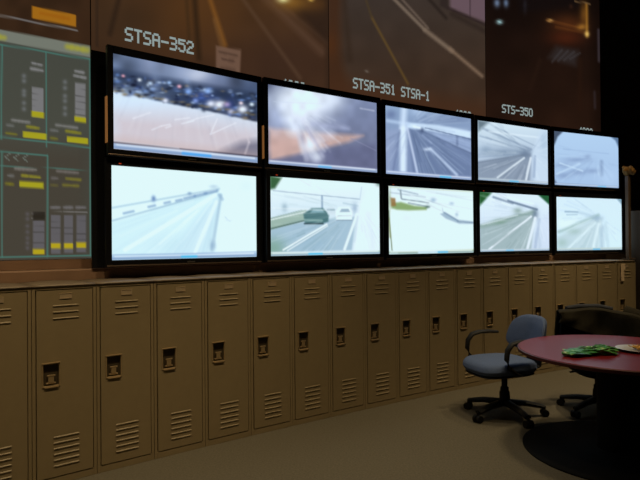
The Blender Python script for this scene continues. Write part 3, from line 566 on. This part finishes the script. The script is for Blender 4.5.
def cube_street(p):
    p.gy(0, 120, (22, 13, 10), (40, 24, 16)); p.mottle(.05, .12, 12); p.poly([(590, -200), (720, -200), (720, 200), (600, 200)], (16, 8, 5), .85, 20)
    for x, y, a, b, c in ((497, 3, 3, 4, (110, 130, 160)), (506, 3, 2.5, 4, (100, 120, 150)), (525, 5, 2, 6, (64, 66, 80)), (499.5, 22, 3.2, 2, (170, 215, 220)), (571, 6, 2, 2, (90, 50, 30))): p.blob(x, y, a, b, c, .95)
    p.poly([(515, -10), (580, -10), (580, 8), (520, 12)], (20, 14, 14), .7, 6)
    p.blob(568, 24, 18, 10, (92, 48, 22), .7); p.blob(566, 38, 18, 8, (78, 34, 18), .8); p.line(547, 20, 580, 28, 2, (130, 76, 32), .5, 2); p.blob(550, 20.5, 3, 1.3, (210, 160, 90), .9); p.line(556, 27, 586, 33, 2.2, (110, 62, 26), .5, 2)
    p.line(586.5, 4, 587, 36, 2.4, (176, 124, 46), .75, 2.4); p.blob(584, 14, 4, 12, (150, 96, 34), .6); p.blob(587, 34, 2.4, 2.6, (240, 200, 110), .9); p.line(575, 1, 590, 4, 1.4, (110, 84, 54), .8); p.blob(582, 27, 5, 3, (190, 130, 50), .7)
    p.poly([(556, 46), (578, 50), (576, 66), (560, 62), (548, 58)], (52, 46, 46), .7, 6)
    for k in range(4): p.line(552+k*6, 62-k, 562+k*6, 50+k, 1.4, (76, 74, 78), .6, 2)
    p.line(540, 60, 530, 90, 3, (42, 26, 18), .6, 4); p.line(598.5, 30, 599, 61, 2.6, (62, 54, 60), .8, 2); p.line(594.5, 92, 595, 108, 2.4, (54, 46, 50), .6, 2); p.line(580, 60, 580, 110, 4, (42, 24, 15), .6, 4)
t92, t330, t487 = (arc_t(x, VOFF) for x in (91.5, 330, 487))
pitch_t = (t487-t92)/2; ZT = 5.1
make_panel(t92-pitch_t, t92, 1.44, ZT, 330, 300, cube_left, 'video wall screen showing a teal and yellow lane status schematic', [])
make_panel(t92, t330, 1.36, ZT, 190, 190, cube_lot, 'brown video wall screen captioned STSA-352 with a small sign', [('STSA-352', (125, 40.5), (193.5, 54.5), 13.5), ('4000', (282, 89), (305, 93), 10.5)])
make_panel(t330, t487, 1.36, ZT, 170, 150, cube_road, 'grey brown video wall screen captioned STSA-351 STSA-1', [('STSA-351 STSA-1', (353, 88), (429.5, 101.5), 10.5), ('4000', (455, 118.5), (471, 121), 9)])
make_panel(t487, t487+pitch_t*.96, 1.36, ZT, 170, 150, cube_street, 'nearly black video wall screen captioned STS-350 with street lights', [('STS-350', (502, 112.5), (532.5, 117), 8.3), ('4000', (579, 135), (592.5, 137), 8)])

# wooden rail under the schematic screen
p, q = arc(t92-pitch_t, VOFF), arc(t92, VOFF)
tr = MB().box(0, (q-p).length, -.02, .14, LH+.082, 1.437).build('trim_2', 'ledge'); tr.matrix_world = frame(p, math.atan2(q.y-p.y, q.x-p.x)); tr['kind'] = 'structure'

# ------------------------------------------------------------------ lockers
def make_locker():
    w = (arc(1)-arc(0)).length-.003
    r = empty('locker', Matrix.Identity(4))
    MB().box(0, w, .02, LD, 0, LH-.012).build('body', 'tan', r)
    MB().ring(0, w, 0, LH-.012, .020, .020, .045, .017, 0, .02).build('door_frame', 'tan', r, bevel=.002)
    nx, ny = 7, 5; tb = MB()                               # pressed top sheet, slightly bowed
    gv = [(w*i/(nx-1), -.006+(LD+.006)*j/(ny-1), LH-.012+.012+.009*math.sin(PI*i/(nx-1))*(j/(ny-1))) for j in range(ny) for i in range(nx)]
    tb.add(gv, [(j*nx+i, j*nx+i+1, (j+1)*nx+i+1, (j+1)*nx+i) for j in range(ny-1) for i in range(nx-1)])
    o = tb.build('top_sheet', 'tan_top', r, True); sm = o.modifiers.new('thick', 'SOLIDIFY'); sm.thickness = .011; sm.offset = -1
    # door sheet with an opening for the handle cup
    x0, x1, z0, z1 = .026, w-.026, .051, LH-.035
    hx0, hx1, hz0, hz1 = .28*w-.047, .28*w+.047, .71-.070, .71+.070
    d = MB(); xs, zs = (x0, hx0, hx1, x1), (z0, hz0, hz1, z1)
    for i in range(3):
        for j in range(3):
            if (i, j) != (1, 1): d.box(xs[i], xs[i+1], -.003, .017, zs[j], zs[j+1])
    bmv = d.build('door', 'tan', r)
    bm = bmesh.new(); bm.from_mesh(bmv.data); bmesh.ops.remove_doubles(bm, verts=bm.verts, dist=1e-5)
    cnt = {}
    for f in bm.faces: cnt.setdefault(tuple(round(c, 4) for c in f.calc_center_median()), []).append(f)
    bmesh.ops.delete(bm, geom=[f for l in cnt.values() if len(l) > 1 for f in l], context='FACES'); bm.to_mesh(bmv.data); bm.free()
    mid = (x0+x1)/2+.004
    lv = MB().extrude_x([(-.003, .009), (-.0075, .0045), (-.0082, .002), (-.007, .0), (-.003, .0)], -.078, .078).build('louver', 'tan', bmv)
    lv.location = (mid, 0, 1.147)
    for z in [1.106, 1.065]+[.300-.037*k for k in range(6)]:
        c = lv.copy(); col.objects.link(c); c.parent = bmv; c.location = (mid, 0, z)
    np_ = MB().ring(-.038, .038, -.018, .018, .004, .004, .004, .004, -.007, -.003).box(-.034, .034, -.005, -.003, -.014, .014).build('number_plate', 'plate', bmv); np_.location = (mid, 0, 1.212)
    hd = MB().ring(hx0-.007, hx1+.007, hz0-.007, hz1+.007, .007, .007, .007, .007, -.008, -.003)
    hd.box(hx0-.007, hx1+.007, -.013, -.003, hz1+.002, hz1+.009).box(hx0+.006, hx1-.004, -.013, -.003, hz0-.012, hz0-.004)
    hd.build('handle_rim', 'bright', bmv, bevel=.001)
    MB().box(hx0, hx1, .012, .017, hz0, hz1).build('handle_cup', 'recess', bmv)
    lt = MB().box(hx0+.030, hx1-.030, -.004, .012, hz0+.020, hz0+.062).box(hx0+.022, hx1-.022, -.006, .002, hz0+.060, hz0+.070).box(hx0+.018, hx1-.018, -.002, .012, hz0+.012, hz0+.020)
    lt.build('latch', 'bright', bmv, bevel=.002)
    return r
proto = make_locker()
ORD = ['next to', 'second from', 'third from', 'fourth from', 'fifth from', 'sixth from', 'seventh from', 'eighth from', 'ninth from', 'tenth from', 'eleventh from', 'twelfth from',
       'thirteenth from', 'fourteenth from', 'fifteenth from', 'sixteenth from', 'seventeenth from', 'eighteenth from', 'nineteenth from', 'twentieth from', 'twenty-first from']
LAST = 17
for i in range(-3, LAST+1):
    o = proto if i == -3 else copy_tree(proto)
    p, q = arc(i-.28), arc(i+.72)
    o.matrix_world = frame((p.x, p.y, 0), math.atan2(q.y-p.y, q.x-p.x))
    tag(o, 'tan steel locker with louvred door, %s the tall grey cabinet' % ORD[LAST-i], 'locker', 'lockers in the curved row')
    if i == LAST:
        lp = o
# pale paper sticker on the last locker
MB().add([(0, 0, 0), (.085, 0, 0), (.08, 0, .21), (.004, 0, .215), (.002, -.006, .1), (.083, -.004, .1)], [(0, 1, 5, 4), (4, 5, 2, 3)])
st = MB().box(.02, .085, -.0175, -.0155, 1.02, 1.245).box(.085, .11, -.0175, -.0155, 1.16, 1.245).build('paper_sticker', 'paper'); st.matrix_world = frame(arc(LAST-.28), heading(LAST+.2)) @ Matrix.Translation((.05, 0, 0))
tag(st, 'pale notched paper strip taped on the end locker door', 'paper')
# tall cabinet closing the row
c0 = arc(LAST+1.22); a = heading(LAST+1.7); cb = empty('storage_cabinet', frame(c0, a)); tag(cb, 'tall grey tan steel cabinet at the end of the locker row', 'cabinet')
MB().box(0, .9, .02, .27, 0, 1.95).build('body', 'cabinet', cb, bevel=.004)
for x0, x1, hx in ((.01, .448, .40), (.452, .89, .49)):
    dr = MB().box(x0, x1, 0, .018, .06, 1.93).build('door', 'cabinet', cb, bevel=.003)
    MB().tube([(hx, -.002, .95), (hx, -.03, .96), (hx, -.03, 1.09), (hx, -.002, 1.10)], .007).build('handle', 'bright', dr, True)
# post beside the monitors with a bunched cloth on top
pp = arc(arc_t(628, .17), .17)
po = empty('support_post', frame((pp.x, pp.y, LH+.009), heading(LAST))); tag(po, 'slender tan post standing on the end locker beside the monitors', 'post')
MB().box(-.025, .025, -.025, .025, .012, 1.13).build('shaft', 'post', po, bevel=.006)
MB().box(-.06, .06, -.06, .06, 0, .012).build('foot_plate', 'post', po)
bm = bmesh.new(); bmesh.ops.create_icosphere(bm, subdivisions=4, radius=1)
for v in bm.verts:
    d = v.co.copy(); n = 1+.22*math.sin(5*d.x+2*d.z)*math.cos(4*d.y+1)+.12*math.sin(11*d.x+7*d.y)
    v.co = Vector((d.x*.11*n+.03, d.y*.06*n, d.z*.045*n+.02*math.sin(7*d.x)))
me = bpy.data.meshes.new('bunched_cloth'); bm.to_mesh(me); bm.free(); me.materials.append(M['ochre']); me.polygons.foreach_set('use_smooth', [True]*len(me.polygons))
oc = bpy.data.objects.new('bunched_cloth', me); col.objects.link(oc); oc.matrix_world = frame((pp.x, pp.y, LH+1.215), heading(LAST)); tag(oc, 'bunched ochre cloth on top of the slender tan post', 'cloth')

# ------------------------------------------------------------------ round table
TC = (2.197, 4.128); TR, TZ = .713, .74
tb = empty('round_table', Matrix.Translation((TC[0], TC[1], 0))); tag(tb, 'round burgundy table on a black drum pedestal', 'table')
MB().lathe([(.0001, TZ-.03), (TR-.012, TZ-.03), (TR-.004, TZ-.026), (TR-.004, TZ-.004), (TR-.008, TZ), (.0001, TZ)], 96).build('tabletop', 'red', tb, True)
MB().lathe([(TR-.004, TZ-.029), (TR+.003, TZ-.027), (TR+.003, TZ-.006), (TR-.004, TZ-.003)], 96).build('edge_band', 'red_edge', tb, True)
MB().lathe([(.17, .03), (.165, .05), (.165, TZ-.06), (.22, TZ-.045), (.22, TZ-.03)], 48).build('pedestal', 'pedestal', tb, True)
MB().lathe([(.685, 0), (.685, .010), (.67, .016), (.25, .022), (.235, .03), (.0001, .03)], 96).build('floor_disc', 'pedestal', tb, True)  # flat black disc on the floor, slightly narrower than the tabletop

# ------------------------------------------------------------------ office chairs (local: faces +x)
def rounded_pad(w, d, h, seg=12, p=3.2, drop=.02, taper=0.):
    """cushion: superellipse outline, soft edge; x depth, y width"""
    mb = MB(); n = 48; rings = []
    prof = [(.0, -h*.5), (.80, -h*.5), (.93, -h*.38), (1, -h*.05), (.985, h*.22), (.93, h*.40), (.80, h*.49), (.4, h*.47), (.0, h*.44)]
    vs = []
    for s, z in prof:
        for k in range(n):
            a = 2*PI*k/n; c, sn = math.cos(a), math.sin(a)
            x = math.copysign(abs(c)**(2/p), c)*d/2*max(s, .001); y = math.copysign(abs(sn)**(2/p), sn)*w/2*max(s, .001)
            y *= 1+taper*x/d; zz = z-drop*max(0, x/(d/2))**3
            vs.append((x, y, zz))
    m = len(prof)
    mb.add(vs, [(i*n+k, i*n+(k+1) % n, (i+1)*n+(k+1) % n, (i+1)*n+k) for i in range(m-1) for k in range(n)]+[list(range(n))[::-1], [(m-1)*n+k for k in range(n)]])
    return mb
def make_chair(loc, face, label, fabric, back_h=.86, back_w=.45, arms=True, base_turn=.3):
    r = empty('office_chair', frame((loc[0], loc[1], 0), face)); tag(r, label, 'chair', 'swivel chairs around the round table')
    for k in range(5):
        a = base_turn+2*PI*k/5; c, s = math.cos(a), math.sin(a)
        ar = MB().tube([(.03*c, .03*s, .115), (.18*c, .18*s, .105), (.32*c, .32*s, .078)], [.040, .036, .030], [.028, .024, .018], 10, (0, 0, 1)).build('base_arm', 'chair_black', r, True)
        cx, cy = .325*c, .325*s; q = Vector((-s, c, 0)); ca = MB()
        for sg in (-1, 1):
            o = Vector((cx, cy, .030))+q*.019*sg
            ca.tube([o-q*.013, o+q*.013], .030, .030, 18)
        ca.tube([(cx, cy, .03), (cx, cy, .085)], .010).build('caster', 'chair_black', ar, True)
    MB().lathe([(.042, .09), (.042, .20), (.034, .21), (.034, .24), (.024, .25), (.024, .37)], 24).build('gas_column', 'chair_black', r, True)
    MB().box(-.14, .12, -.10, .10, .355, .395).build('seat_mechanism', 'chair_black', r, bevel=.01)
    MB().tube([(0, -.09, .37), (.02, -.20, .365), (.03, -.25, .36)], .008).build('height_lever', 'chair_black', r, True)
    se = rounded_pad(.52, .53, .10).build('seat', fabric, r, True); se.location = (.05, 0, .435)
    pan = rounded_pad(.48, .49, .03).build('seat_shell', 'chair_black', se, True); pan.location = (0, 0, -.052)
    # backrest: curved padded panel
    z0 = .53; hgt = back_h-z0; mb = MB(); n = 44; vs = []
    prof = [(.0, -.030), (.7, -.032), (.93, -.024), (1, 0), (.97, .018), (.85, .030), (.5, .034), (.0, .034)]
    for s, th in prof:
        for k in range(n):
            a = 2*PI*k/n; c, sn = math.cos(a), math.sin(a)
            y = math.copysign(abs(c)**(2/3.4), c)*back_w/2*max(s, .001); z = math.copysign(abs(sn)**(2/3.0), sn)*hgt/2*max(s, .001)
            y *= 1-.10*z/(hgt/2)
            x = th+1.5*y*y - .24*z + .25*max(0, -z)**2
            vs.append((x, y, z))
    m = len(prof); mb.add(vs, [(i*n+k, i*n+(k+1) % n, (i+1)*n+(k+1) % n, (i+1)*n+k) for i in range(m-1) for k in range(n)]+[list(range(n))[::-1], [(m-1)*n+k for k in range(n)]])
    bk = mb.build('backrest', fabric, r, True); bk.location = (-.29, 0, z0+hgt/2)
    MB().tube([(-.08, 0, .37), (-.20, 0, .375), (-.29, 0, .41), (-.31, 0, .50), (-.34, 0, z0+hgt*.62)], [.06, .085, .10, .09, .05], [.014, .018, .022, .018, .012], 14, (1, 0, 0)).build('back_support', 'chair_black', r, True)
    if arms:
        for sg in (-1, 1):
            y = .275*sg
            MB().tube([(-.02, .17*sg, .385), (.02, .235*sg, .388), (.09, y, .41), (.150, y, .46), (.178, y, .53), (.170, y, .60), (.130, y, .648), (.06, y, .664), (-.04, y, .664), (-.13, y, .655)],
                      [.024, .024, .024, .024, .025, .027, .030, .032, .032, .026], [.013, .013, .014, .016, .017, .018, .018, .017, .016, .012], 12, (0, 0, 1) if False else None).build('armrest', 'chair_black', r, True)
    return r
make_chair((1.625, 5.00), math.atan2(-.31, -.95), 'blue grey fabric swivel chair standing by the lockers', 'fabric', back_h=.825, base_turn=.25).scale = (1.06, 1.06, 1.06)
make_chair((2.50, 5.10), math.atan2(-1., -.10), 'black fabric swivel chair with a jacket over its back', 'black_fabric', .87, .54, False, -.93)
make_chair((3.24, 4.98), math.atan2(-1, -.45), 'bare black fabric swivel chair tucked behind the round table', 'black_fabric', .84, .50, False, .5)

# jacket draped over the back of the black chair
def drape():
    nu, nv = 46, 40; vs = []
    for j in range(nv):
        for i in range(nu):
            u = i/(nu-1)*2-1; v = j/(nv-1)*2-1            # u across, v from the front hem over the top to the rear hem
            side = .06+u*.36; fall = abs(v); rearw = v > 0
            drop = (.46 if rearw else .10+.16*(u+1))*max(0, fall-.16)/.84
            zf = .962-.06*max(0, u)**2-.02*max(0, -u)**3-drop-.012*min(1, fall/.16)**2
            x = -.275-.22*(zf-.95)*.3+(-.075 if rearw else .085)*math.sin(min(1, fall/.2)*PI/2)+1.3*(side*.75)**2
            wr = .010*math.sin(4*u+3*v)+.005*math.sin(11*u-6*v)
            vs.append((x+wr, side+.008*math.sin(8*v), zf+.006*math.sin(6*u+2)))
    mb = MB(); mb.add(vs, [(j*nu+i, j*nu+i+1, (j+1)*nu+i+1, (j+1)*nu+i) for j in range(nv-1) for i in range(nu-1)]); return mb
jk = empty('jacket', frame((2.52, 5.10, -.055), math.atan2(-1., -.10))); tag(jk, 'dark olive jacket draped over the back of a black chair', 'jacket')
jb = drape().build('body', 'jacket', jk, True); s_ = jb.modifiers.new('thick', 'SOLIDIFY'); s_.thickness = .016
MB().tube([(-.22, .30, .92), (-.15, .40, .88), (-.12, .455, .80), (-.11, .465, .68), (-.10, .45, .58)], [.075, .08, .075, .065, .055], [.045, .05, .05, .045, .04], 16, (1, 0, 0)).build('sleeve', 'jacket', jk, True)
MB().tube([(-.27, -.20, .955), (-.29, -.08, .968), (-.29, .10, .970), (-.26, .22, .950)], [.025, .032, .032, .025], [.022, .026, .026, .022], 12).build('collar', 'lining', jk, True)
MB().lathe([(.016, 0), (.016, .006), (.010, .008)], 16).build('button', 'paper', jk).matrix_local = Matrix.Translation((-.07, .45, .80)) @ Matrix.Rotation(PI/2, 4, 'Y')

# ------------------------------------------------------------------ things on the table
gc = at_z(591, 354, TZ); g0, g1 = at_z(564, 356, TZ), at_z(619, 351.5, TZ)
bm = bmesh.new(); bmesh.ops.create_icosphere(bm, subdivisions=5, radius=1)
L = (g1-g0).length/2
for v in bm.verts:
    d = v.co.copy()
    n = 1+.20*math.sin(7*d.x+3*d.y)*math.sin(5*d.y+4*d.z)+.12*math.sin(15*d.x+9*d.z+4*d.y)+.07*math.sin(27*d.y-19*d.x)
    waist = .74+.26*abs(d.x*1.5-.1)
    z = d.z*.034*n*(.8+.35*math.sin(4*d.x+.4))+.022
    v.co = Vector((d.x*L*1.02*(1+.06*math.sin(9*d.y)), d.y*.10*n*min(1., waist)-.02*math.sin(5*d.x), max(z, .002+.002*abs(math.sin(20*d.x)))))
me = bpy.data.meshes.new('snack_packet'); bm.to_mesh(me); bm.free(); me.materials.append(M['green'])
gp = bpy.data.objects.new('snack_packet', me); col.objects.link(gp)
gp.matrix_world = frame((gc.x, gc.y, TZ), math.atan2(g1.y-g0.y, g1.x-g0.x)); tag(gp, 'crumpled green packet with pale yellow patches on the red table', 'packet')
pc = at_z(638, 351.0, TZ)
plt = MB().lathe([(.0001, 0), (.065, 0), (.075, .004), (.145, .018), (.148, .021), (.144, .022), (.076, .009), (.0001, .007)], 48).build('plate', 'porcelain', smooth=True)
plt.location = (pc.x, pc.y, TZ); tag(plt, 'round white plate holding yellow chips on the red table', 'plate')
def chip_mesh():
    mb = MB(); n = 7; vs = []
    for j in range(n):
        for i in range(n):
            u, v = i/(n-1)*2-1, j/(n-1)*2-1; rr = math.sqrt(max(1e-6, 1-.5*u*u)), math.sqrt(1-.5*v*v)
            vs.append((u*rr[1]*.026, v*rr[0]*.021, .007*(u*u-.6*v*v)))
    return mb.add(vs, [(j*n+i, j*n+i+1, (j+1)*n+i+1, (j+1)*n+i) for j in range(n-1) for i in range(n-1)])
ch0 = None
for k in range(12):
    if ch0 is None:
        ch0 = c = chip_mesh().build('chip', 'chip', smooth=True); sm = c.modifiers.new('thick', 'SOLIDIFY'); sm.thickness = .002
    else: c = ch0.copy(); col.objects.link(c)
    a = k*2.4; rr = .015+.0045*k; lay = .016 if k > 5 else .022
    c.matrix_world = Matrix.Translation((pc.x+.01+rr*math.cos(a), pc.y-.015+rr*.9*math.sin(a), TZ+lay+.004+(.014 if k % 3 == 0 else 0))) @ Matrix.Rotation(a*1.3, 4, 'Z') @ Matrix.Rotation(.35*math.sin(k), 4, 'X')
    tag(c, 'small curved yellow chip piled on the white plate', 'chip', 'chips on the white plate')
lc = at_z(617, 350.5, TZ); c = ch0.copy(); col.objects.link(c); c.matrix_world = Matrix.Translation((lc.x, lc.y, TZ+.008)) @ Matrix.Rotation(.5, 4, 'Z')
tag(c, 'single yellow chip lying loose between green packet and white plate', 'chip', 'chips on the white plate')
